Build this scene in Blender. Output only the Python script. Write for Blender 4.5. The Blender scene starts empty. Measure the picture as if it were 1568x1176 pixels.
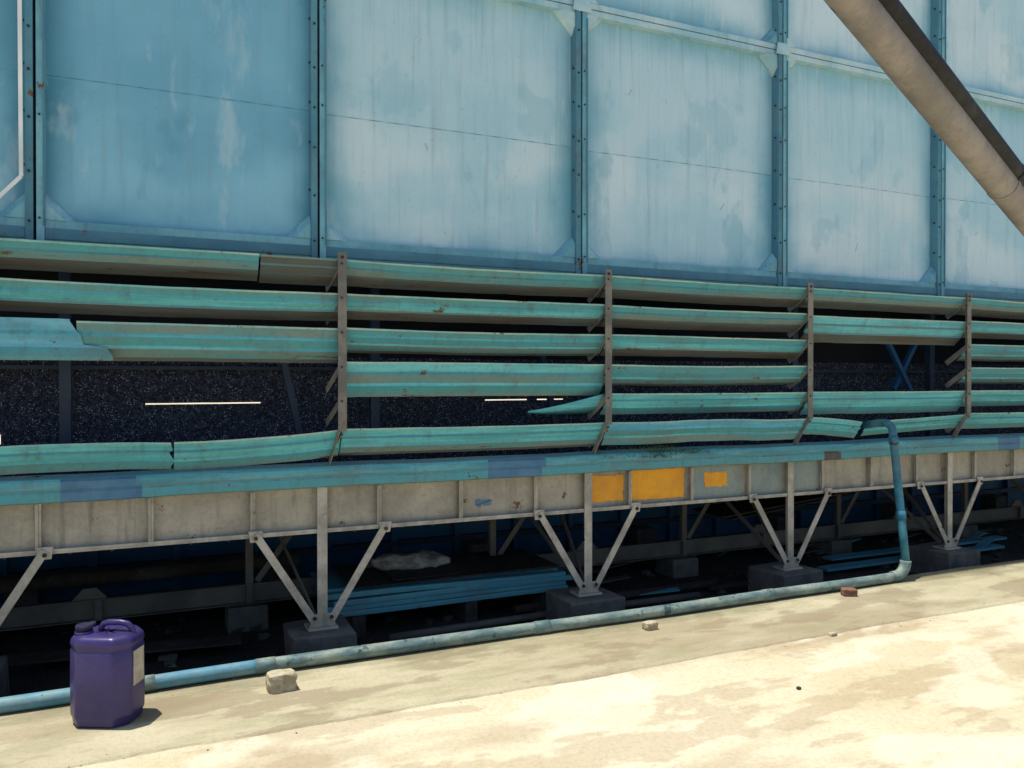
import bpy, math, random
import bmesh
import mathutils.noise as mn
from mathutils import Vector, Matrix
random.seed(7)
S=bpy.context.scene
# ------------------------------------------------------------ helpers
def srgb(r,g,b):
    f=lambda c:(c/255/12.92) if c/255<=0.04045 else ((c/255+0.055)/1.055)**2.4
    return (f(r),f(g),f(b),1)
class NT:
    def __init__(s,name):
        s.m=bpy.data.materials.new(name); s.m.use_nodes=True
        s.t=s.m.node_tree; s.b=s.t.nodes['Principled BSDF']
        s.co=s.t.nodes.new('ShaderNodeTexCoord')
    def n(s,t,**k):
        x=s.t.nodes.new(t)
        for a,b in k.items(): setattr(x,a,b)
        return x
    def l(s,a,b): s.t.links.new(a,b)
    def noise(s,scale=1,stretch=(1,1,1),detail=3,rough=.6,dist=0,off=(0,0,0)):
        mp=s.n('ShaderNodeMapping'); mp.inputs['Scale'].default_value=stretch; mp.inputs['Location'].default_value=off
        s.l(s.co.outputs['Object'],mp.inputs['Vector'])
        x=s.n('ShaderNodeTexNoise'); x.inputs['Scale'].default_value=scale; x.inputs['Detail'].default_value=detail
        x.inputs['Roughness'].default_value=rough; x.inputs['Distortion'].default_value=dist
        s.l(mp.outputs[0],x.inputs['Vector']); return x.outputs['Fac']
    def step(s,v,a,b,lo=0,hi=1):
        x=s.n('ShaderNodeMapRange'); x.interpolation_type='SMOOTHSTEP'
        x.inputs['From Min'].default_value=a; x.inputs['From Max'].default_value=b
        x.inputs['To Min'].default_value=lo; x.inputs['To Max'].default_value=hi
        s.l(v,x.inputs['Value']); return x.outputs[0]
    def mix(s,f,a,b,mode='MIX'):
        x=s.n('ShaderNodeMix',data_type='RGBA',blend_type=mode)
        for sock,v in ((x.inputs[0],f),(x.inputs[6],a),(x.inputs[7],b)):
            if isinstance(v,(int,float,tuple)): sock.default_value=v
            else: s.l(v,sock)
        return x.outputs[2]
    def math(s,op,a,b=0.0):
        x=s.n('ShaderNodeMath',operation=op)
        for sock,v in ((x.inputs[0],a),(x.inputs[1],b)):
            if isinstance(v,(int,float)): sock.default_value=v
            else: s.l(v,sock)
        return x.outputs[0]
    def bump(s,h,st=.3,d=.01):
        x=s.n('ShaderNodeBump'); x.inputs['Strength'].default_value=st; x.inputs['Distance'].default_value=d
        s.l(h,x.inputs['Height']); s.l(x.outputs[0],s.b.inputs['Normal'])
    def out(s,c,rough=.6,spec=.3):
        if isinstance(c,tuple): s.b.inputs['Base Color'].default_value=c
        else: s.l(c,s.b.inputs['Base Color'])
        s.b.inputs['Roughness'].default_value=rough; s.b.inputs['Specular IOR Level'].default_value=spec
        return s.m
def paint(name,c1,c2,ns=3,stretch=(1,1,1),rust=0.0,rc=srgb(105,76,54),rough=.55,dirt=.35,rs=5,rstretch=(1,1,1),bump=.15,streak=.25,grime=(.14,.14,.12,1)):
    t=NT(name)
    a=t.step(t.noise(ns,stretch,4,.65),.35,.65)
    c=t.mix(a,c1,c2)
    if streak>.01:
        st=t.step(t.noise(1,(14,14,1.2),3,.7),.52,.75)
        c=t.mix(t.math('MULTIPLY',st,streak),c,(.09,.10,.09,1))
    fn=t.noise(34,(1,1,1),3,.7)
    d=t.step(t.noise(2.2,(1,1,1),5,.75,off=(5,3,1)),.48,.75)
    c=t.mix(t.math('MULTIPLY',d,dirt),c,grime)
    c=t.mix(t.math('MULTIPLY',t.step(fn,.45,.75),dirt*.6),c,(.11,.11,.10,1))
    if rust>0:
        r=t.step(t.noise(rs,rstretch,5,.78,off=(9,2,4)),.66-rust*.3,.70-rust*.3)
        c=t.mix(r,c,rc)
    if bump: t.bump(fn,bump,.01)
    return t.out(c,rough,.25)
class MB:
    def __init__(s): s.v=[];s.f=[];s.m=[];s.mats=[];s.sm=[];s.uv={}
    def mi(s,mat):
        if mat not in s.mats: s.mats.append(mat)
        return s.mats.index(mat)
    def face(s,idx,mat,smooth=False): s.f.append(idx); s.m.append(s.mi(mat)); s.sm.append(smooth)
    def box(s,x0,x1,y0,y1,z0,z1,mat,j=0):
        b=len(s.v)
        for z in (z0,z1):
            for x,y in ((x0,y0),(x1,y0),(x1,y1),(x0,y1)):
                s.v.append((x+random.uniform(-j,j),y+random.uniform(-j,j),z+random.uniform(-j,j)))
        for q in ((0,3,2,1),(4,5,6,7),(0,1,5,4),(1,2,6,5),(2,3,7,6),(3,0,4,7)): s.face([b+i for i in q],mat)
    def extr(s,p0,p1,sec,mat,up=Vector((0,1,0))):
        p0=Vector(p0);p1=Vector(p1);d=(p1-p0).normalized()
        u=d.cross(up).normalized(); w=u.cross(d).normalized()
        b=len(s.v);n=len(sec)
        for p in (p0,p1):
            for a,c in sec: s.v.append(tuple(p+u*a+w*c))
        for i in range(n):
            k=(i+1)%n; s.face([b+i,b+k,b+n+k,b+n+i],mat)
        s.face([b+i for i in reversed(range(n))],mat); s.face([b+n+i for i in range(n)],mat)
    def tube(s,pts,r,mat,seg=20,cap=True):
        pts=[Vector(p) for p in pts]; n=len(pts); b=len(s.v)
        ref=None
        for i,p in enumerate(pts):
            d=(pts[min(i+1,n-1)]-pts[max(i-1,0)]).normalized()
            if ref is None:
                ref=Vector((0,0,1)) if abs(d.z)<.9 else Vector((1,0,0))
            u=d.cross(ref).normalized(); w=u.cross(d).normalized(); ref=w
            rr=r(i) if callable(r) else r
            for k in range(seg):
                a=2*math.pi*k/seg
                s.v.append(tuple(p+(u*math.cos(a)+w*math.sin(a))*rr))
        for i in range(n-1):
            for k in range(seg):
                k2=(k+1)%seg
                s.face([b+i*seg+k,b+i*seg+k2,b+(i+1)*seg+k2,b+(i+1)*seg+k],mat,True)
        if cap:
            s.face([b+k for k in range(seg)],mat); s.face([b+(n-1)*seg+k for k in reversed(range(seg))],mat)
    def tri_prism(s,pts,y0,y1,mat):
        b=len(s.v);n=len(pts)
        for y in (y0,y1):
            for x,z in pts: s.v.append((x,y,z))
        s.face([b+i for i in range(n)],mat); s.face([b+n+i for i in reversed(range(n))],mat)
        for i in range(n):
            k=(i+1)%n; s.face([b+i,b+n+i,b+n+k,b+k],mat)
    def wedge(s,c,a,b_,yf,ys,yb,mat):
        # corner gusset whose hypotenuse falls back in a bevel to the sheet
        cx,cz=c; ax,az=a; bx,bz=b_
        f=.62
        a2=(cx+(ax-cx)*f,cz+(az-cz)*f); b2=(cx+(bx-cx)*f,cz+(bz-cz)*f)
        q=len(s.v)
        s.v+=[(cx,yf,cz),(a2[0],yf,a2[1]),(b2[0],yf,b2[1]),(ax,ys,az),(bx,ys,bz),(cx,yb,cz),(ax,yb,az),(bx,yb,bz)]
        for fc in ((0,1,2),(1,3,4,2),(0,5,6,3,1),(0,2,4,7,5),(3,6,7,4),(5,7,6)): s.face([q+i for i in fc],mat)
    def obj(s,name,parent=None,bevel=0):
        me=bpy.data.meshes.new(name); me.from_pydata(s.v,[],s.f)
        for m in s.mats: me.materials.append(m)
        for p,i,sm in zip(me.polygons,s.m,s.sm): p.material_index=i; p.use_smooth=sm
        me.update()
        bm=bmesh.new(); bm.from_mesh(me); bmesh.ops.recalc_face_normals(bm,faces=bm.faces[:]); bm.to_mesh(me); bm.free()
        o=bpy.data.objects.new(name,me); S.collection.objects.link(o)
        if parent: o.parent=parent
        if bevel:
            md=o.modifiers.new('bev','BEVEL'); md.width=bevel; md.segments=2; md.limit_method='ANGLE'; md.angle_limit=math.radians(40)
        return o
def empty(name):
    o=bpy.data.objects.new(name,None); S.collection.objects.link(o); return o

# ------------------------------------------------------------ materials
T=srgb
m_frame=paint('frame_paint',T(122,180,194),T(96,156,174),2.5,rust=.06,dirt=.35,streak=.35)
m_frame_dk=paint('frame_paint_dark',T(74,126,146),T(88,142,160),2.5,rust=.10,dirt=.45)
m_rail=paint('rail_paint',T(186,212,218),T(144,190,204),2,rust=.03,dirt=.25,streak=.2)
m_gus=paint('gusset_paint',T(156,200,210),T(120,176,192),4,rust=.06,dirt=.3,streak=.2)
m_white=paint('edge_highlight_white',T(238,240,240),T(215,224,226),3,dirt=.1)  # white colour for the painted highlight on the flange edge
m_bolt=paint('bolt_steel',T(60,52,45),T(40,38,38),20,dirt=.2,streak=0,bump=0)
m_bracket=paint('bracket_steel',T(136,131,120),T(104,102,98),6,rust=.08,dirt=.5,bump=0)
m_beige=paint('beige_paint',T(180,172,155),T(158,150,136),3,rust=.07,dirt=.45,streak=.5)
m_beige_shaded=paint('beige_paint_shaded',T(100,96,88),T(78,76,72),3,rust=.1,dirt=.5,bump=0)  # beige darkened to imitate the shade under the deck
m_beige_blue=paint('beige_bluegrey_paint',T(126,146,148),T(150,156,146),4,rust=.06,dirt=.4)
m_strut=paint('strut_paint',T(192,184,170),T(156,150,138),6,rust=.08,dirt=.4,bump=0)
m_orange=paint('orange_paint',T(244,172,44),T(230,156,48),5,dirt=.2,streak=.15)
m_teal=paint('teal_flange',T(96,166,176),T(74,138,152),4,(.6,3,3),rust=.12,dirt=.5)
m_tealblue=paint('blue_flange_patch',T(70,112,146),T(86,128,156),5,dirt=.35)
m_lip=paint('louver_lip',T(172,194,182),T(124,180,182),3,(.5,1,1),rust=.14,dirt=.4)
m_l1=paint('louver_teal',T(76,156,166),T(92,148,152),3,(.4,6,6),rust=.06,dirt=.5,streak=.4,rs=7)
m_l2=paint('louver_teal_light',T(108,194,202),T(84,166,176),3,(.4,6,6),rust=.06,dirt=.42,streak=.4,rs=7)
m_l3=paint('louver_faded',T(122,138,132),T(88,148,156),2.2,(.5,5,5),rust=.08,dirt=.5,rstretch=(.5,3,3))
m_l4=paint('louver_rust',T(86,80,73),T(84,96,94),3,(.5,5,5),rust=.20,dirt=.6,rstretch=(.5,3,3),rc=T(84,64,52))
m_lblue=paint('louver_blue',T(112,182,206),T(88,156,186),3,(.5,3,3),rust=.05,dirt=.35)
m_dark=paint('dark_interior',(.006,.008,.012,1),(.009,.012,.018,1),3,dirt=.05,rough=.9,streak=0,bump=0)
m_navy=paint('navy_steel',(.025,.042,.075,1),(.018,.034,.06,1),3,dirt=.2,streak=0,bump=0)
m_blue=paint('basin_blue',T(18,78,120),T(26,94,132),2,rust=.08,dirt=.4,bump=0)
m_stk=paint('stacked_sheet_blue',T(66,134,152),T(84,150,162),3,(.5,2,2),rust=.08,dirt=.55,bump=0)
m_block=paint('concrete_block_mat',T(104,101,96),T(80,78,75),6,dirt=.5,rough=.95,bump=.6)
m_pipe=paint('pipe_worn_paint',T(84,112,114),T(144,156,142),6,(.8,2.5,2.5),rust=.24,rc=T(62,82,86),dirt=.65,rs=9,streak=0)
m_pipeb=paint('pipe_worn_paint_blue',T(82,138,160),T(120,152,154),5,(.8,2.5,2.5),rust=.16,rc=T(74,96,102),dirt=.5,rs=9,streak=0)
m_pipeblue=paint('pipe_blue_paint_shaded',T(40,108,134),T(72,132,144),11,rust=.30,rc=T(54,76,86),dirt=.55,rs=12,streak=0)  # riser blue, darkened in colour for the tower's shade on it
m_brace=paint('brace_paint',T(146,139,134),T(120,115,112),4,(1,1,1),rust=.10,rc=T(80,64,56),dirt=.5,rough=.5)
m_brace_shaded=paint('brace_shaded',T(34,33,36),T(26,26,28),4,rust=.08,dirt=.15,rough=.6)  # near-black colour for the shade on the brace's upper side
m_stone=paint('stone_mat',T(196,184,154),T(160,146,120),12,dirt=.4,rough=.95,bump=.8,streak=0)
m_brick=paint('brick_mat',T(140,95,78),T(118,84,70),14,dirt=.4,rough=.95,bump=.6,streak=0)
m_brown=paint('board_brown',T(58,50,44),T(44,40,38),3,dirt=.4,rough=.9,bump=0)
m_plastic_wrap=paint('wrap_white',T(150,150,146),T(98,98,96),9,dirt=.5,streak=.1)
m_pur=paint('purple_plastic',T(56,44,104),T(49,39,92),6,dirt=.15,rough=.36,bump=.05,streak=.05)
m_pur.node_tree.nodes['Principled BSDF'].inputs['Specular IOR Level'].default_value=.45
m_cap=paint('cap_plastic',T(44,38,68),T(38,33,60),6,dirt=.15,rough=.4,bump=0)
m_label=paint('label_paper',T(200,188,168),T(172,160,140),14,dirt=.4,bump=0)
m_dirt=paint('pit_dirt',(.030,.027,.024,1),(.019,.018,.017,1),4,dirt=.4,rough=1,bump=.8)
m_moss=paint('moss_green',T(66,92,42),T(90,112,56),20,dirt=.2,rough=.9,streak=0,bump=0)

def panel_mat(name,pale,mid,edge,seed):
    t=NT(name)
    uvn=t.n('ShaderNodeUVMap'); sp=t.n('ShaderNodeSeparateXYZ'); t.l(uvn.outputs[0],sp.inputs[0])
    u,v=sp.outputs[0],sp.outputs[1]
    e=t.math('MINIMUM',t.math('MINIMUM',u,t.math('SUBTRACT',1.0,u)),t.math('MINIMUM',v,t.math('SUBTRACT',1.0,v)))
    n1=t.noise(1.6,(1,1,1),4,.55,off=(seed,seed*.7,0))
    e2=t.math('ADD',e,t.math('MULTIPLY',t.math('SUBTRACT',n1,.5),.22))
    k=t.step(e2,.0,.17)
    c=t.mix(k,edge,mid)
    p=t.step(t.noise(1.1,(1,1,1.3),4,.5,off=(seed*2,1,seed)),.36,.60)
    p=t.math('MULTIPLY',p,t.step(v,.3,1.0,1,.45))
    c=t.mix(t.math('MULTIPLY',p,k),c,pale)
    q=t.step(t.noise(2.0,(1.2,1,.8),4,.55,.2,off=(seed,9,3)),.57,.63)
    c=t.mix(t.math('MULTIPLY',q,.34),c,edge)
    q=t.step(t.noise(3.2,(2.0,1,.6),4,.6,.2,off=(seed,4,8)),.56,.70)
    c=t.mix(t.math('MULTIPLY',q,.32),c,T(206,222,226))
    s2=t.step(v,.478,.486)
    c=t.mix(t.math('MULTIPLY',s2,.30),c,mid)
    st=t.step(t.noise(1,(18,18,.8),4,.7,off=(seed,0,0)),.48,.8)
    c=t.mix(t.math('MULTIPLY',st,.38),c,T(116,144,154))
    sv=t.math('MULTIPLY',t.step(t.noise(1,(26,26,.5),3,.6,off=(seed,2,2)),.50,.66),t.step(v,.60,1.0))
    c=t.mix(t.math('MULTIPLY',sv,.24),c,T(84,126,136))
    g=t.step(t.noise(40,(1,1,1),3,.7),.60,.74)
    c=t.mix(t.math('MULTIPLY',g,.28),c,T(100,124,130))
    t.bump(n1,.35,.02)
    return t.out(c,.5,.3)
pm=[panel_mat('panel_paint_blue',T(132,188,210),T(108,168,194),T(76,140,164),3.1),
    panel_mat('panel_paint_pale_a',T(198,220,227),T(166,204,217),T(110,170,188),7.7),
    panel_mat('panel_paint_pale_b',T(200,221,228),T(170,206,219),T(106,168,188),12.3),
    panel_mat('panel_paint_pale_c',T(202,221,227),T(176,210,221),T(116,176,196),17.9)]

t=NT('fill_media'); vo=t.n('ShaderNodeTexVoronoi'); vo.inputs['Scale'].default_value=95; t.l(t.co.outputs['Object'],vo.inputs['Vector'])
sp=t.math('LESS_THAN',vo.outputs['Distance'],.24)
sel=t.step(t.noise(28,(1,1,1),2),.46,.56)
c=t.mix(t.math('MULTIPLY',sp,sel),t.mix(t.step(t.noise(70,(1,1,1),2),.4,.6),(.008,.010,.020,1),(.035,.045,.072,1)),(.42,.48,.60,1))
m_fill=t.out(c,.8)

def concrete(name,c1,c2,stain,amt,green=0.0,bright=None,edge=False):
    t=NT(name)
    c=t.mix(t.step(t.noise(.55,(1,1,1),5,.6,0),.35,.65),c1,c2)
    n9=t.noise(.75,(.55,1.7,1),5,.55,.15,off=(3,8,0))
    c=t.mix(t.math('MULTIPLY',t.step(n9,.50,.60),amt),c,stain)
    n8=t.noise(1.9,(.6,1.4,1),5,.62,.1,off=(13,2,0))
    c=t.mix(t.math('MULTIPLY',t.step(n8,.52,.57),amt*.9),c,stain)
    if bright:
        b=t.step(t.noise(1.0,(1,1.6,1),4,.55,.1,off=(31,5,0)),.52,.58)
        c=t.mix(t.math('MULTIPLY',b,.5),c,bright)
    if green: 
        g=t.step(t.noise(2.4,(.6,2,1),5,.7,off=(1,4,0)),.46,.64)
        c=t.mix(t.math('MULTIPLY',g,green),c,T(136,134,98))
    if edge:
        sx=t.n('ShaderNodeSeparateXYZ'); t.l(t.co.outputs['Object'],sx.inputs[0])
        n=t.noise(3.5,(.5,1.4,1),5,.7,off=(2,2,0))
        yy=t.math('ADD',sx.outputs[1],t.math('MULTIPLY',t.math('SUBTRACT',n,.5),.7))
        c=t.mix(t.step(yy,4.12,4.36,0,.62),c,T(112,108,80))
        c=t.mix(t.step(t.math('ADD',yy,0),3.74,3.62,0,.35) if False else t.math('MULTIPLY',t.step(n8,.46,.60),.25),c,T(120,108,84))
    fn=t.noise(50,(1,1,1),4,.7)
    c=t.mix(t.math('MULTIPLY',t.step(fn,.4,.8),.35),c,T(140,122,90))
    s=t.step(t.noise(120,(1,1,1),2,.5),.68,.72)
    c=t.mix(t.math('MULTIPLY',s,.4),c,T(90,75,55))
    t.bump(t.math('ADD',fn,t.noise(4,(1,1,1),4,.65)),.35,.012)
    return t.out(c,.9,.2)
m_slab=concrete('slab_concrete',T(214,203,174),T(198,184,150),T(160,138,108),.46,bright=T(226,219,194))
m_walk=concrete('walkway_concrete',T(194,184,154),T(176,165,134),T(146,128,102),.5,green=.4,edge=True)
m_ground=concrete('ground_mat',T(222,212,186),T(202,188,156),T(170,148,116),.4)

# ------------------------------------------------------------ layout constants
D=4.75; SP=1.83; BX=[1.02+SP*i for i in range(-2,6)]
PX=[b-.10 for b in BX]
ZT=[2.262,2.060,1.855,1.650,1.447,1.250]
tower=empty('cooling_tower')

# ---- casing panels
YF=5.0
px=[-4.24,-2.41,-.577]+[.92+SP*i for i in range(0,7)]
rows=[(2.27,4.17),(4.17,6.02)]
def pbul(u,v,bi,ri):
    return .012*math.sin(math.pi*u)*math.sin(math.pi*v)+.004*math.sin(u*5+bi)*math.sin(v*4+ri)
fr=MB(); bolts=MB(); gs=MB()
for bi in range(len(px)-1):
    x0,x1=px[bi],px[bi+1]
    for ri,(z0,z1) in enumerate(rows):
        nx=24;nz=24
        vs=[];fs=[]
        for j in range(nz+1):
            for i in range(nx+1):
                u=i/nx;v=j/nz
                vs.append((x0+(x1-x0)*u,YF-pbul(u,v,bi,ri),z0+(z1-z0)*v))
        for j in range(nz):
            for i in range(nx): 
                a=j*(nx+1)+i; fs.append((a,a+1,a+nx+2,a+nx+1))
        me=bpy.data.meshes.new('casing_panel'); me.from_pydata(vs,[],fs)
        ul=me.uv_layers.new(name='UVMap')
        for lp in me.loops:
            vi=lp.vertex_index; ul.data[lp.index].uv=((vi%(nx+1))/nx,(vi//(nx+1))/nz)
        for p in me.polygons: p.use_smooth=True
        mat=pm[0] if bi<=2 else (pm[1+(bi+ri*2)%3])
        me.materials.append(mat)
        o=bpy.data.objects.new('casing_panel_%d_%d'%(bi,ri),me); S.collection.objects.link(o); o.parent=tower
        bt=.135 if ri==0 else .045
        fr.box(x0+.046,x1-.046,4.940,YF+.01,z0+.004,z0+bt,m_frame if ri==0 else m_rail)
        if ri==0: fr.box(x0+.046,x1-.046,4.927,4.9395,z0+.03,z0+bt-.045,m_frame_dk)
        fr.box(x0+.046,x1-.046,4.940,YF+.01,z1-.045,z1-.004,m_rail)
        g=.15
        zb=z0+bt; zt=z1-.045; xa=x0+.046; xb=x1-.046
        yf,ys,yb=4.934,4.985,YF+.01
        gs.wedge((xa,zb),(xa+g,zb),(xa,zb+g),yf,ys,yb,m_gus if ri==0 else m_rail)
        gs.wedge((xb,zb),(xb-g,zb),(xb,zb+g),yf,ys,yb,m_frame)
        gs.wedge((xa,zt),(xa+g,zt),(xa,zt-g),yf,ys,yb,m_rail)
        gs.wedge((xb,zt),(xb-g,zt),(xb,zt-g),yf,ys,yb,m_rail)
for x in px:
    for z0,z1 in rows:
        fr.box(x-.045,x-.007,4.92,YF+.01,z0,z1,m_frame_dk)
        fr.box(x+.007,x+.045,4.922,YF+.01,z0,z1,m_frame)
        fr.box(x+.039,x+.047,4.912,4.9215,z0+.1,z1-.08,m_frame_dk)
        fr.tri_prism([(x-.075,z1-.04),(x+.075,z1-.04),(x+.06,z1+.05),(x-.06,z1+.05)],4.910,4.9195,m_rail)
        z=z0+.12
        while z<z1-.1:
            bolts.tube([(x-.026,4.92,z),(x-.026,4.912,z)],.007,m_bolt,8)
            bolts.tube([(x-.045,4.955,z+.04),(x-.054,4.955,z+.04)],.008,m_bolt,8)
            if random.random()<.6: bolts.tube([(x+.022,4.922,z+.02),(x+.022,4.915,z+.02)],.006,m_bolt,8)
            z+=random.uniform(.22,.30)
jt=MB()
for x in px: jt.box(x-.0065,x+.0065,4.950,YF+.02,2.27,6.02,m_dark)
jt.obj('joint_seal',tower)
fr.extr((px[2]-.060,4.91,2.62),(px[2]-.066,4.91,4.1),[(-.010,-.006),(.010,-.006),(.010,.006),(-.010,.006)],m_white)  # white strips stand in for a bright lit edge highlight
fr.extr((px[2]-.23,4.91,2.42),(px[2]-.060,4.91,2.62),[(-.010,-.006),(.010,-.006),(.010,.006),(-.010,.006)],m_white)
fr.obj('casing_frame',tower,.002)
gs.obj('casing_gussets',tower)
bolts.obj('casing_bolts',tower)
sm=MB()
for bi in range(len(px)-1):
    xa,xb=px[bi],px[bi+1]
    n=60; b=len(sm.v)
    z=3.19+.01*math.sin(bi)
    v0=(z-2.27)/1.9
    for i in range(n+1):
        u=.03+.94*i/n
        y=YF-pbul(u,v0,bi,0)-.0022; x=xa+(xb-xa)*u
        dz=.0012+.0008*math.sin(i*1.3)
        sm.v+= [(x,y,z-dz),(x,y,z+dz)]
    for i in range(n): sm.face([b+2*i,b+2*i+2,b+2*i+3,b+2*i+1],m_frame_dk)
for k in range(7):
    bi=random.randint(3,6); u=random.uniform(.2,.8); z=random.uniform(2.5,4.0); xa,xb=px[bi],px[bi+1]
    x=xa+(xb-xa)*u; y=YF-pbul(u,(z-2.27)/1.9,bi,0)-.003
    a=random.uniform(.6,2.2); l=random.uniform(.03,.08)
    sm.extr((x,y,z),(x+l*math.cos(a),y-.001,z+l*math.sin(a)),[(-.0009,-.0005),(.0009,-.0005),(.0009,.0005),(-.0009,.0005)],m_frame_dk)
sm.obj('sheet_seams',tower)

# ---- shell
sh=MB()
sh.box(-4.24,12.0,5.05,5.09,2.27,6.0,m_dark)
sh.box(-4.30,-4.25,4.95,7.3,1.0,6.02,m_frame); sh.box(12.0,12.05,4.95,7.3,1.0,6.02,m_frame)
sh.box(-4.3,12.05,4.905,7.35,6.03,6.10,m_frame)
sh.box(-4.3,12.05,7.25,7.3,1.55,6.02,m_frame_dk)
sh.box(-4.3,12.05,7.25,7.3,.62,.85,m_frame_dk)
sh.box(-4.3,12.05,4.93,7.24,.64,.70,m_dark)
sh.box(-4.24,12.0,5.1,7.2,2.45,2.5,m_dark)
sh.obj('tower_shell',tower)
cu=MB()
yc=5.62
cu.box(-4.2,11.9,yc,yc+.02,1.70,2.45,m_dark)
cu.box(-4.2,11.9,yc,yc+.02,1.392,1.70,m_fill)
cu.box(-4.2,11.9,yc,yc+.02,.70,1.155,m_fill)
openslit={(-.05,.66),(2.30,2.66),(2.74,2.98)}
for a,b in [(-4.2,-.05),(-.05,.66),(.66,2.30),(2.30,2.66),(2.66,2.74),(2.74,2.98),(2.98,11.9)]:
    z1=1.383 if (a,b) in openslit else 1.392
    cu.box(a,b,yc,yc+.02,1.215,z1,m_fill)
cu.box(-.84,11.9,yc,yc+.02,1.155,1.215,m_fill)
cu.obj('fill_media_curtain',tower)
ic=MB()
sec=[(-.03,-.03),(.03,-.03),(.03,.03),(-.03,.03)]
sec2=[(-.02,-.02),(.02,-.02),(.02,.02),(-.02,.02)]
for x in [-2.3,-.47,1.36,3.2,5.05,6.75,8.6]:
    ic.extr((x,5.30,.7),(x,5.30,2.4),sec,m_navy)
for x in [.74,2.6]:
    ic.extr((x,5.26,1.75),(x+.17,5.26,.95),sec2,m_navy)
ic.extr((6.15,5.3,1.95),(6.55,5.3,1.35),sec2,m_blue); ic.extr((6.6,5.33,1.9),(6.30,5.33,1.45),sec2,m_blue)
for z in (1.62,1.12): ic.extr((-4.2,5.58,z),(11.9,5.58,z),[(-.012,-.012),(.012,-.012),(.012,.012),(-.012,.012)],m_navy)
ic.obj('inner_columns',tower)

# ---- louvers
def louver(mb,x0,x1,zt,h=.145,d=.10,y=D,sag=None,mats=None,endoff=None,n=None,y_off=None):
    n=n or max(6,int((x1-x0)/.05))
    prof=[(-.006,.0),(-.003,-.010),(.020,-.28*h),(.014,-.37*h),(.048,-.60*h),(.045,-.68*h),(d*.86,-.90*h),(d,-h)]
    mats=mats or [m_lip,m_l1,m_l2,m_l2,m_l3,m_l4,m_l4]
    ph=random.uniform(0,6)
    b=len(mb.v)
    for i in range(n+1):
        u=i/n
        for k,(py,pz) in enumerate(prof):
            x=x0+(x1-x0)*u
            if endoff and i==n: x+=endoff[k]
            if endoff and i==n-1: x+=endoff[k]*.9
            s=(sag(u) if sag else 0)+.0018*math.sin(x*2.1+ph)+.0005*math.sin(x*13+ph*3)+random.uniform(-.0005,.0005)
            if k>=6: s+=.006*max(0,mn.noise(Vector((x*4,ph,zt*9)))-.15)
            yo=(y_off(u) if y_off else 0)
            mb.v.append((x,y+py+.002*math.sin(x*5+k+ph)+yo,zt+pz+s))
    m=len(prof)
    for i in range(n):
        for k in range(m-1):
            mb.face([b+i*m+k,b+(i+1)*m+k,b+(i+1)*m+k+1,b+i*m+k+1],mats[k],False)
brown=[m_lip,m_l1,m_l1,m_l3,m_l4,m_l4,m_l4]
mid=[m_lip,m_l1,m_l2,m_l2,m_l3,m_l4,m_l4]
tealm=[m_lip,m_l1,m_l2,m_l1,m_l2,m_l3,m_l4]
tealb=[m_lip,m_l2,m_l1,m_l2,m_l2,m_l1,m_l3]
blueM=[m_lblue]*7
lv=MB()
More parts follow.
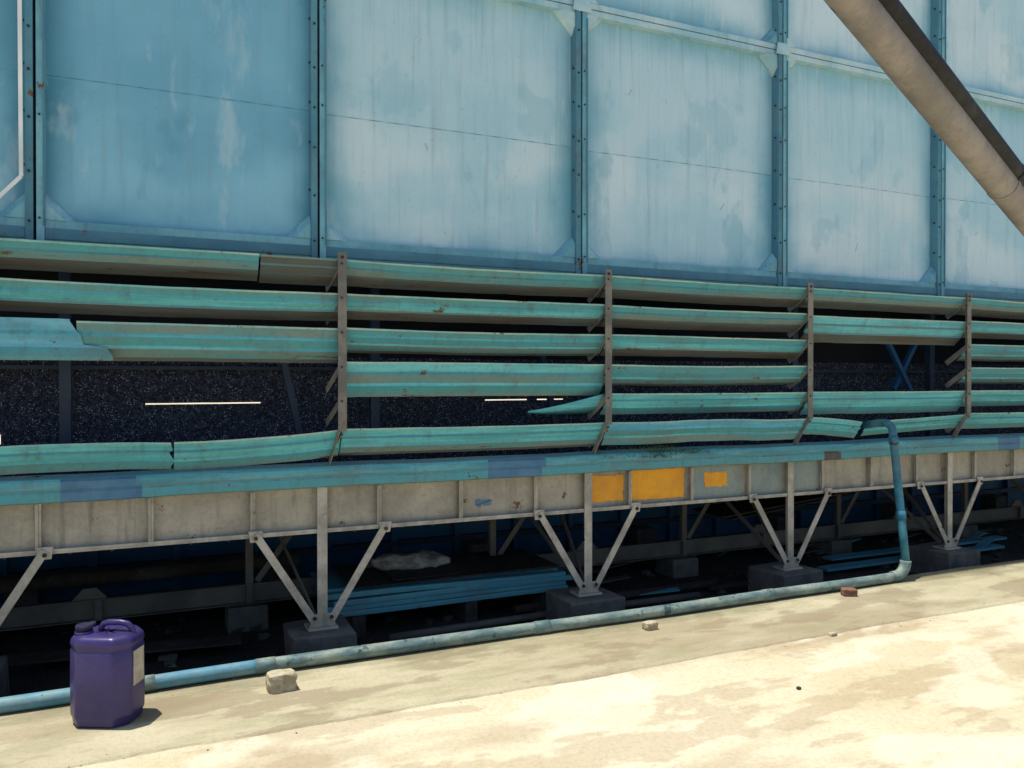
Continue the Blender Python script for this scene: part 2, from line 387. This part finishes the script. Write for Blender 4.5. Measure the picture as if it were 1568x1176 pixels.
for b in range(-2,6):
    x0=1.02+SP*b+.004; x1=x0+SP-.008
    for L in range(6):
        zt=ZT[L]
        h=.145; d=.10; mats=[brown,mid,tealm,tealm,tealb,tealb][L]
        if b==1 and L<=2: mats=brown if L<2 else mid
        if b<=-1:
            if L in (3,4): continue
            if L==2:
                if b==-1:
                    louver(lv,-.37,x1,zt,.205,.115,mats=[m_lip,m_l3,m_l2,m_l1,m_l2,m_l3,m_l4],sag=lambda u:-.004)
                    louver(lv,x0,-.40,zt+.004,.215,.04,y=D-.012,mats=[m_lblue,m_lblue,m_l2,m_lblue,m_lblue,m_l1,m_l1],endoff=[0,0,.03,.05,.06,.17,.20,.20])
                else: louver(lv,x0,x1,zt,.205,.1,mats=blueM)
                continue
            if L==5:
                louver(lv,x0,.085 if b==-1 else x1,zt-.045,.155,.09,mats=tealb,sag=lambda u:.01*math.sin(u*3)-.005*u, endoff=[0,.0,.01,-.01,.01,.02,.0,.0])
                if b==-1: louver(lv,.10,x1,zt-.05,.165,.09,mats=tealb,sag=lambda u:.045*u*u)
                continue
            if L==0 and b==-1:
                louver(lv,x0,.55,zt,mats=brown); louver(lv,.56,x1,zt-.004,mats=[m_l3,m_l4,m_l3,m_l4,m_l4,m_l4,m_l4],h=.15,sag=lambda u:.004); continue
            if L==1 and b==-1: h=.16
        if b==0:
            if L==4:
                n=14; bb=len(lv.v)
                for i in range(n+1):
                    u=i/n; x=2.30+(2.845-2.30)*u
                    zc=zt-.115+.095*u**1.3
                    lv.v.append((x,D+.10-.09*u,zc+.02*u)); lv.v.append((x,D+.11-.05*u,zc-.012-.05*u)); lv.v.append((x,D+.12-.01*u,zc-.015-.10*u))
                for i in range(n):
                    for k in range(2): lv.face([bb+i*3+k,bb+i*3+3+k,bb+i*3+4+k,bb+i*3+1+k],m_l2 if k==0 else m_l1,True)
                continue
            if L==3: h=.215;d=.10;mats=[m_lip,m_l2,m_l1,m_l3,m_l2,m_l1,m_l3]
            if L==5: h=.168;mats=[m_lip,m_l2,m_l1,m_l2,m_l2,m_l3,m_l4]
        if b==1:
            if L==5:
                louver(lv,x0,x1,zt,.165,.08,mats=[m_lip,m_lblue,m_l2,m_l1,m_l2,m_l3,m_l3],sag=lambda u:-.025*math.sin(u*math.pi*.6)+.02*math.sin(u*math.pi)**3+.01*u,y_off=lambda u:-.05*math.sin(u*math.pi)**2); continue
            if L==4: h=.15
        if b==2:
            if L in (2,3): continue
            if L==1: h=.205;d=.11;mats=[m_lip,m_l2,m_l3,m_l2,m_l3,m_l4,m_l4];zt-=.012
            if L==4: h=.185;d=.09
            if L==5:
                louver(lv,x0,5.26,zt,.14,.08,mats=tealb,sag=lambda u:-.02*u-.03*u*u)
                louver(lv,5.33,x1,zt-.02,.12,.08,mats=tealb,sag=lambda u:-.035*(1-u)+.01*u); continue
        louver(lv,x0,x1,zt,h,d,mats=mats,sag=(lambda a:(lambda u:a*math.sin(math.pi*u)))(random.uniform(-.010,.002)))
lo=lv.obj('louvers',tower)
md=lo.modifiers.new('sol','SOLIDIFY'); md.thickness=.003; md.offset=1
# ---- brackets
br=MB()
for x in BX:
    br.box(x-.026,x+.026,D-.030,D-.024,1.235,2.300,m_bracket)
    br.box(x+.019,x+.0255,D-.0238,D+.025,1.24,2.295,m_bracket)
    for L in range(6):
        z=ZT[L]-.02
        yy=D-.018
        br.extr((x-.004,yy,z),(x-.06,D+.15,z-.150),[(-.022,-.004),(.022,-.004),(.022,.004),(-.022,.004)],m_bracket,up=Vector((1,0,0)))
    br.extr((x,D-.027,1.245),(x-.04,D+.08,1.03),[(-.020,-.022),(.020,-.022),(.020,-.016),(-.020,-.016)],m_bracket,up=Vector((1,0,0)))
    br.tube([(x,D-.030,2.27),(x,D-.037,2.27)],.010,m_bolt,8)
    for L in range(6): br.tube([(x-.004,D-.030,ZT[L]-.03),(x-.004,D-.036,ZT[L]-.03)],.007,m_bolt,8)
br.obj('louver_brackets',tower,.0015)

# ---- basin beam
be=MB()
YW=4.88
be.box(-4.2,12,YW,YW+.03,.632,.915,m_beige)
be.box(-4.2,12,YW-.045,YW-.0015,.622,.634,m_strut)
be.box(-4.2,12,YW-.048,YW-.042,.634,.648,m_strut)
n=540; bb=len(be.v)
prof=[(4.93,1.035),(4.80,1.022),(4.785,1.010),(4.784,.972),(4.792,.962),(4.786,.952),(4.786,.905),(4.80,.898),(4.90,.893)]
m9=len(prof)
for i in range(n+1):
    x=-4.2+16.2*i/n
    w=.003*math.sin(x*2.3)+.0015*math.sin(x*7)+random.uniform(-.0006,.0006)
    for y,z in prof: be.v.append((x,y+w*.6,z+w))
for i in range(n):
    x=-4.2+16.2*(i+.5)/n
    for k in range(m9-1):
        m=[m_lip,m_l2,m_teal,m_l3,m_teal,m_l1,m_l3,m_l3][k]
        if (-.46<x<-.10+.01*k or 1.98<x<2.42-.01*k or 7.0<x<7.3) and k>=1: m=m_tealblue
        if 4.9<x<4.98+.02*k and k>=3: m=m_l4
        be.face([bb+i*m9+k,bb+(i+1)*m9+k,bb+(i+1)*m9+k+1,bb+i*m9+k+1],m)
for p in PX:
    for off in (.36,.90,1.44):
        x=p+off
        be.box(x-.006,x+.006,YW-.040,YW-.0015,.6355,.892,m_strut)
        be.box(x-.022,x-.0065,YW-.044,YW-.038,.6355,.890,m_beige)
    for off in (.02,.2,.5,.7,1.1,1.3,1.6):
        be.tube([(p+off,YW-.035,.622),(p+off,YW-.035,.612)],.009,m_bolt,8)
be.obj('basin_beam',tower,.0015)
pt=MB()
def patch(x0,x1,z0,z1,mat,y=YW-.0025,j=.008,seed=0,t=.0012):
    random.seed(seed); pts=[]
    N=22
    for i in range(N): pts.append((x0+(x1-x0)*i/N,z0+random.uniform(-j,j)))
    for i in range(9): pts.append((x1+random.uniform(-j,j),z0+(z1-z0)*i/9))
    for i in range(N): pts.append((x1-(x1-x0)*i/N,z1+random.uniform(-j,j)))
    for i in range(9): pts.append((x0+random.uniform(-j,j),z1-(z1-z0)*i/9))
    pt.tri_prism(pts,y-t,y,mat)
patch(2.80,3.065,.68,.862,m_orange,seed=3,j=.007)
patch(3.12,3.595,.672,.888,m_orange,seed=5,j=.004)
patch(3.78,3.99,.735,.84,m_orange,seed=8,j=.010,y=YW-.0045)
patch(3.66,4.14,.645,.885,m_beige_blue,seed=9,j=.005)
patch(4.21,4.54,.645,.885,m_beige_blue,seed=10,j=.005)
patch(4.62,4.92,.645,.885,m_beige_blue,seed=11,j=.005)
patch(1.93,2.04,.715,.75,m_tealblue,seed=12,j=.010)
pt.obj('paint_patches',tower)

# ---- posts, struts, blocks
random.seed(40)
po=MB(); bl=MB()
for p in PX:
    po.box(p-.030,p+.030,YW-.056,YW-.0495,.07,.905,m_strut)
    po.box(p-.004,p+.004,YW-.049,YW-.002,.07,.890,m_beige)
    po.box(p-.09,p+.09,YW-.09,YW+.05,.048,.062,m_beige)
    po.tri_prism([(p-.08,.064),(p+.08,.064),(p+.05,.14),(p-.05,.14)],YW-.064,YW-.057,m_beige)
    for sgn in (-1,1):
        y=YW-.07
        xa,za=p+sgn*.05,.10; xb,zb=p+sgn*.385,.645
        po.extr((xa,y,za),(xb,y,zb),[(-.022,-.004),(.022,-.004),(.022,.004),(-.022,.004)],m_strut)
        po.extr((xa,y+.022,za),(xb,y+.022,zb),[(-.022,-.016),(-.015,-.016),(-.015,.016),(-.022,.016)],m_beige)
        po.tube([(xb,y-.004,zb-.02),(xb,y-.014,zb-.02)],.012,m_bolt,8)
        po.tube([(xa,y-.004,za+.02),(xa,y-.014,za+.02)],.012,m_bolt,8)
        po.tri_prism([(xb-.03,zb-.045),(xb+.03,zb-.045),(xb+.04,zb+.02),(xb-.04,zb+.02)],y+.005,y+.011,m_strut)
        po.extr((p+sgn*.02,YW+.02,.09),(p+sgn*.16-.05,YW+.65,.63),[(-.018,-.004),(.018,-.004),(.018,.004),(-.018,.004)],m_beige_shaded,up=Vector((1,0,0)))
    w=random.uniform(.18,.21)
    bl.box(p-w,p+w,YW-.20,YW+.2,-.21,.045,m_block,.012)
po.obj('support_posts',tower,.001)
for p in PX:
    x=p-.32
    bl.box(x-.15,x+.12,5.72,6.0,-.21,-.02,m_block,.008)
    bl.box(p-.1,p+.12,6.85,7.1,-.21,.02,m_block,.008)
bl.obj('concrete_footings',tower,.010)
ir=MB()
ir.box(-4.2,12,5.80,5.81,.0,.125,m_beige_shaded); ir.box(-4.2,12,5.755,5.80,-.006,.0,m_beige_shaded); ir.box(-4.2,12,5.755,5.80,.125,.131,m_beige_shaded)
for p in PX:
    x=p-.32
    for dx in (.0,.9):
        ir.box(x+dx-.02,x+dx+.02,5.76,5.798,.001,.124,m_beige_shaded)
    ir.extr((x,5.79,.13),(x,5.79,.64),[(-.025,-.02),(.025,-.02),(.025,.02),(-.025,.02)],m_beige_shaded)
    ir.extr((x+.05,5.79,.14),(x+.42,5.79,.64),[(-.02,-.006),(.02,-.006),(.02,.006),(-.02,.006)],m_beige_shaded)
    ir.tri_prism([(x+.75,.131),(x+.95,.131),(x+.89,.20),(x+.81,.20)],5.78,5.80,m_beige_shaded)
ir.tube([(-4,6.2,.18),(1.0,6.2,.17)],.05,m_brown,16)
ir.obj('inner_beam_row',tower)
bw=MB()
bw.box(-4.2,12,7.12,7.15,-.2,.64,m_blue)
x=-4.1
while x<12:
    bw.box(x-.03,x+.03,7.06,7.119,-.2,.64,m_blue); x+=.61
bw.box(-4.2,12,7.05,7.118,.02,.07,m_navy)
bw.obj('rear_basin_wall',tower)

# ---- clutter under the tower
st=empty('sheet_stack')
mb=MB()
for k in range(4):
    z=.012+.036*k
    x0=1.05+random.uniform(-.04,.04); x1=2.83+random.uniform(-.05,.05)
    y0=5.22+random.uniform(0,.03)
    nn=30; b=len(mb.v); ph=random.uniform(0,6)
    pr=[(0,-.026),(-.006,-.022),(-.006,-.002),(0,.010),(.05,.010),(.06,-.006),(.12,-.006),(.13,.010),(.68,.010)]
    for i in range(nn+1):
        u=i/nn; s=.006*math.sin(u*4+ph)-.012*u
        for (yy,zz) in pr: mb.v.append((x0+(x1-x0)*u,y0+yy+.004*math.sin(u*7+ph),z+zz+s))
    for i in range(nn):
        for q in range(len(pr)-1):
            mb.face([b+i*9+q,b+(i+1)*9+q,b+(i+1)*9+q+1,b+i*9+q+1],m_stk)
mb.box(1.2,2.75,5.26,5.95,.148,.158,m_brown,.008)
mb.box(1.5,2.3,5.30,5.8,.166,.172,m_brown,.005)
for x in (1.2,2.0,2.6): mb.box(x,x+.09,5.25,5.9,-.18,-.02,m_brown)
mb.obj('sheets',st)
rl=MB()
seg=30; n=26; b0=len(rl.v)
for i in range(n+1):
    u=i/n; x=1.42+.58*u
    env=(math.sin(math.pi*min(1,max(0,u*.94+.03)))**.45)
    for k in range(seg):
        a=2*math.pi*k/seg
        r=.072*env*(1+.45*mn.noise(Vector((u*5,math.cos(a)*1.3,math.sin(a)*1.3)))+.2*mn.noise(Vector((u*15,math.cos(a)*4,math.sin(a)*4))))
        rl.v.append((x+.02*mn.noise(Vector((a,u*3,1))),5.6+r*1.35*math.cos(a),max(.176,.232+r*math.sin(a)-.03*u)))
for i in range(n):
    for k in range(seg):
        k2=(k+1)%seg; rl.face([b0+i*seg+k,b0+i*seg+k2,b0+(i+1)*seg+k2,b0+(i+1)*seg+k],m_plastic_wrap,True)
rl.face([b0+k for k in range(seg)],m_plastic_wrap); rl.face([b0+n*seg+k for k in range(seg)],m_plastic_wrap)
rl.obj('plastic_sack')
pl=MB()
pl.box(5.35,7.7,5.20,5.32,-.135,-.11,m_stk,.004); pl.box(5.6,8,5.38,5.5,-.10,-.08,m_stk,.004)
pl.obj('teal_plank')
pc=MB()
pc.tube([(1.4,5.08,-.15),(2.6,5.13,-.15),(3.9,5.1,-.15)],.026,m_beige_shaded,14)
pc.tube([(2.4,5.3,-.14),(4.2,5.28,-.13)],.03,m_brown,14)
pc.obj('scrap_pipe')
db=MB()
for i in range(160):
    x=random.uniform(-2,9);y=random.uniform(4.5,6.2);s=random.uniform(.008,.04)
    db.box(x-s,x+s*random.uniform(.5,2),y-s,y+s,-.185,-.18+s*.8,random.choice([m_block,m_brown,m_dirt,m_dirt,m_beige_shaded]),s*.4)
for i in range(22):
    x=random.uniform(2.2,8.5);y=random.uniform(5.15,6.3);a=random.uniform(-.5,.5);l=random.uniform(.2,.6)
    db.extr((x,y,-.15),(x+l*math.cos(a),y+l*math.sin(a),-.15+random.uniform(0,.12)),[(-.04,-.004),(.04,-.004),(.04,.004),(-.04,.004)],random.choice([m_brown,m_beige_shaded,m_block,m_stk]),up=Vector((0,0,1)))
db.obj('rubble')
bd=MB()
bd.extr((4.6,5.9,.32),(6.6,5.7,.56),[(-.25,-.006),(.25,-.006),(.25,.006),(-.25,.006)],m_brown,up=Vector((0,0,1)))
bd.extr((4.9,6.1,.24),(6.8,6.0,.46),[(-.2,-.006),(.2,-.006),(.2,.006),(-.2,.006)],m_brown,up=Vector((0,0,1)))
bd.extr((-.8,5.4,-.08),(.5,5.3,-.10),[(-.09,-.006),(.09,-.006),(.09,.006),(-.09,.006)],m_brown,up=Vector((0,0,1)))
bd.obj('loose_boards')

# ------------------------------------------------------------ ground
def sheet(name,x0,x1,y0,y1,z,mat):
    mb=MB()
    mb.v+= [(x0,y0,z),(x1,y0,z),(x1,y1,z),(x0,y1,z)]; mb.face([0,1,2,3],mat); return mb.obj(name)
sheet('ground',-600,600,-600,600,-.21,m_ground)
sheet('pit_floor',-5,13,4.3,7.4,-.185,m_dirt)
def edgey(x,base,amp,s): 
    return base+amp*(math.sin(x*1.7+s)+.5*math.sin(x*4.3+s*2)+.35*math.sin(x*11+s)+.3*random.uniform(-1,1))
sl=MB()
xs=[-60,-30,-15,-8]+[-5+.04*i for i in range(int(19/.04))]+[15,25,45,80]
for x in xs:
    e=edgey(x,3.62,.010,1); k=edgey(x,4.44,.014,4); q=random.uniform(0,.006)
    sl.v+=[(x,-80,-.010),(x,e-.05-q,-.010),(x,e-.012-q,-.005),(x,e,-.012),(x,e+.008+q,-.004),(x,e+.03,.0),(x,k-.015,0.0),(x,k,-.012),(x,k+.004,-.2)]
for i in range(len(xs)-1):
    for k in range(8):
        m=m_slab if k<3 else m_walk
        sl.face([i*9+k,(i+1)*9+k,(i+1)*9+k+1,i*9+k+1],m)
sl.obj('pavement')

# ------------------------------------------------------------ pipes
wp=empty('water_pipe')
R=.036
def gp(x): return (x,4.335+.010*math.sin(x*1.3)+.004*math.sin(x*3.7),R+.004+.003*math.sin(x*2))
mb=MB()
mb.tube([gp(-5+.08*i) for i in range(int(5.55/.08)+1)],R,m_pipeb,24)
mb.tube([gp(.50+.08*i) for i in range(int(4.66/.08)+1)]+[gp(5.15)],R-.0006,m_pipe,24)
mb.obj('ground_run',wp)
y0=gp(5.15)[1]
mb=MB()
for x in (-.05,.53,2.15,3.9): mb.tube([gp(x-.05),gp(x),gp(x+.05)],R+.003,m_pipe,24)
arc=[(5.12,y0,R+.006)]+[(5.16+.11*math.sin(a),y0,R+.006+.11*(1-math.cos(a))) for a in [math.radians(q) for q in range(0,91,10)]]
mb.tube(arc,R+.005,m_pipe,24)
mb.obj('elbow',wp)
mb=MB()
B0=Vector((5.27,y0,.14)); B1=Vector((5.375,4.55,1.13))
ris=[B0.lerp(B1,q) for q in (0,.25,.5,.75,1)]
top=[(B1.x-.01*(1-math.cos(a)),B1.y+.07*(1-math.cos(a)),B1.z+.065*math.sin(a)) for a in [math.radians(q) for q in range(15,91,15)]]
end=[(B1.x-.02,B1.y+.14,B1.z+.058),(B1.x-.03,B1.y+.26,B1.z+.035)]
mb.tube([tuple(q) for q in ris]+top+end,.031,m_pipeblue,22)
for q in (.35,.93): mb.tube([tuple(B0.lerp(B1,q-.03)),tuple(B0.lerp(B1,q+.03))],.037,m_pipeblue,22)
mb.obj('riser',wp)

dp=empty('diagonal_pipe_brace')
sc=.88
C0=Vector((0,0,1.55))
P1=C0+(Vector((2.584,2.346,3.07))-C0)*sc;P2=C0+(Vector((4.283,2.789,2.49))-C0)*sc;dv=(P2-P1)
dn=dv.normalized()
side=Vector((.70,-.31,.64)); side=(side-dn*side.dot(dn)).normalized()
rr=.066
cen=-side*.024
a=P1-dv*3.2+cen; e=P2+dv*((P2.z+.02)/(-dv.z))+cen
NN=80
mb=MB()
mb.tube([tuple(a+(e-a)*i/NN) for i in range(NN+1)],rr,m_brace,40)
mb.obj('pipe',dp)
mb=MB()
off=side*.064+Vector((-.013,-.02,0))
mb.tube([tuple(a+off+(e-a)*i/NN) for i in range(NN+1)],.042,m_brace_shaded,22)  # dark tube added to imitate the brace's shaded upper-right side
mb.obj('shaded_side_tube',dp)
mb=MB()
for k in range(8):
    q=P1+cen+dv*(k*1.1-2.45)
    mb.tube([tuple(q),tuple(q+dn*.025)],rr+.003,m_brace,40)
    mb.tube([tuple(q+off),tuple(q+off+dn*.025)],.045,m_brace_shaded,22)  # collars around the added shade tube
mb.box(e.x-.25,e.x+.25,e.y-.2,e.y+.15,-.02,.012,m_brace)
mb.tube([(a.x,a.y,-.03),(a.x,a.y,a.z+.1)],.06,m_brace,30)
mb.obj('clamps_plate_and_mast',dp)

# ------------------------------------------------------------ jerrycan
jc=empty('jerrycan')
def rr_section(w,d,ch):
    hw,hd=w/2,d/2; c=ch
    raw=[(hw,-hd+c),(hw,hd-c),(hw-c,hd),(-hw+c,hd),(-hw,hd-c),(-hw,-hd+c),(-hw+c,-hd),(hw-c,-hd)]
    out=[]
    n=len(raw)
    for i in range(n):
        p=Vector(raw[i]);a_=Vector(raw[i-1]);b_=Vector(raw[(i+1)%n])
        r=.012
        pa=p+(a_-p).normalized()*r; pb=p+(b_-p).normalized()*r
        for t_ in (0,.33,.67,1):
            q=pa.lerp(p,t_).lerp(p.lerp(pb,t_),t_); out.append((q.x,q.y))
    return out
W,Dp=.285,.235
levels=[(0.0,.86),(.004,.91),(.012,.94),(.034,.955),(.040,.985),(.050,1.0),(.19,1.006),(.335,1.0),(.342,.972),(.350,.972),(.357,1.0),(.370,1.0),(.384,.975),(.396,.91),(.402,.80),(.403,.5),(.403,.10)]
mb=MB()
for z,s in levels:
    pts=rr_section(W*s,Dp*s,.058*s); secn=len(pts)
    for x,y in pts:
        zz=z
        if z<.03 and abs(x)<.07: zz=z+.014*(1-abs(x)/.07)
        mb.v.append((x,y,zz))
for i in range(len(levels)-1):
    for k in range(secn):
        k2=(k+1)%secn; mb.face([i*secn+k,i*secn+k2,(i+1)*secn+k2,(i+1)*secn+k],m_pur,True)
mb.face([k for k in reversed(range(secn))],m_pur); mb.face([(len(levels)-1)*secn+k for k in range(secn)],m_pur)
o=mb.obj('body',jc)
es=o.modifiers.new('es','EDGE_SPLIT'); es.split_angle=math.radians(38)
mb=MB()
h=[(-.03,0,.392),(-.030,0,.415),(-.018,0,.434),(.006,0,.441),(.06,0,.442),(.092,0,.436),(.112,0,.418),(.120,0,.392)]
mb.tube(h,.0135,m_pur,14)
mb.tube([(-.09,-.035,.398),(-.09,-.035,.412)],.038,m_pur,24)
mb.obj('handle',jc)
mb=MB()
n=28
mb.tube([(-.09,-.035,.410),(-.09,-.035,.440)],.033,m_cap,28)
for k in range(n):
    q=2*math.pi*k/n
    c_,s_=math.cos(q),math.sin(q)
    mb.tube([(-.09+.033*c_,-.035+.033*s_,.412),(-.09+.033*c_,-.035+.033*s_,.437)],.0024,m_cap,6)
mb.tube([(-.105,.06,.398),(-.105,.06,.422)],.013,m_cap,14)
mb.obj('cap',jc)
mb=MB()
mb.box(W/2+.0012,W/2+.0024,-.045,.045,.17,.325,m_label,.0003); mb.obj('label',jc)
jc.location=(-.195,4.06,0.0); jc.rotation_euler=(0,0,math.radians(-27))

# ------------------------------------------------------------ stones
def rock(name,loc,sz,mat,seed):
    random.seed(seed)
    bm=bmesh.new(); bmesh.ops.create_cube(bm,size=1)
    bmesh.ops.subdivide_edges(bm,edges=bm.edges[:],cuts=3,use_grid_fill=True)
    for v in bm.verts:
        v.co=v.co*.72+v.co.normalized()*.17
        v.co+=Vector([random.uniform(-.045,.045) for _ in range(3)])
        v.co=Vector((v.co.x*sz[0],v.co.y*sz[1],v.co.z*sz[2]))
    me=bpy.data.meshes.new(name); bm.to_mesh(me); bm.free(); me.materials.append(mat)
    o=bpy.data.objects.new(name,me); S.collection.objects.link(o); o.location=(loc[0],loc[1],loc[2]+sz[2]*.42); o.rotation_euler=(0,0,random.uniform(-.5,.5))
    md=o.modifiers.new('b','BEVEL'); md.width=.003
    return o
rock('stone',(.575,4.09,0),(.135,.10,.095),m_stone,2)
rock('stone',(2.80,4.14,0),(.085,.06,.05),m_stone,5)
rock('brick_fragment',(4.53,4.20,0),(.10,.07,.055),m_brick,6)
rock('stone',(2.95,3.05,-.010),(.020,.018,.014),m_brown,9)
rock('stone',(3.75,3.60,-.008),(.05,.03,.02),m_stone,10)
random.seed(21)
gb=MB()
for i in range(260):
    x=random.uniform(-1.5,7); 
    y=4.39-abs(random.gauss(0,.05)) if random.random()<.7 else 3.62+random.gauss(0,.03)
    z=0 if y>3.65 else -.009
    s=random.uniform(.001,.0035)
    gb.box(x-s,x+s,y-s,y+s,z-.001,z+s,random.choice([m_stone,m_stone,m_block]),s*.35)
gb.obj('gravel')

# ------------------------------------------------------------ moss
random.seed(33)
wd=MB()
for i in range(1300):
    x=random.choice([random.gauss(3.32,.07),random.gauss(3.55,.14),random.gauss(3.2,.2)])
    y=4.775+random.uniform(-.012,.05); z=1.010+random.uniform(-.035,.055)*(1 if x<3.45 else .4)
    q0=random.uniform(0,6.28);l=random.uniform(.006,.018)
    dx,dz=math.cos(q0)*l,abs(math.sin(q0))*l
    b=len(wd.v); q=random.uniform(-.008,.008)
    wd.v+=[(x,y,z),(x+dx*.5-dz*.3,y-.006,z+dz*.5+.003),(x+dx,y+q,z+dz),(x+dx*.5+dz*.3,y+.004,z+dz*.5-.003)]
    wd.face([b,b+1,b+2,b+3],m_moss)
wd.obj('moss')

# ------------------------------------------------------------ world, sun, camera
w=bpy.data.worlds.new('World'); S.world=w; w.use_nodes=True
nt=w.node_tree; bg=nt.nodes['Background']; sk=nt.nodes.new('ShaderNodeTexSky'); sk.sky_type='NISHITA'; sk.sun_disc=False
dirv=Vector((.20,-.09,-1)).normalized()
sk.sun_elevation=math.asin(-dirv.z); sk.sun_rotation=math.atan2(-dirv.x,-dirv.y)
nt.links.new(sk.outputs[0],bg.inputs[0]); bg.inputs[1].default_value=.15
sd=bpy.data.lights.new('sun','SUN'); sd.energy=5; sd.angle=math.radians(.5); sd.color=(1,.965,.90)
so=bpy.data.objects.new('sun',sd); S.collection.objects.link(so); so.rotation_euler=dirv.to_track_quat('-Z','Y').to_euler(); so.location=(0,0,20)
cd=bpy.data.cameras.new('camera'); cd.sensor_width=36; cd.lens=28.01; cd.clip_end=2000; cd.clip_start=.05
co=bpy.data.objects.new('camera',cd); S.collection.objects.link(co)
co.location=(0,0,1.55); co.rotation_euler=(math.radians(90-.38),0,-math.radians(24.2))
S.camera=co
S.view_settings.view_transform='Standard'; S.view_settings.look='None'; S.view_settings.exposure=0
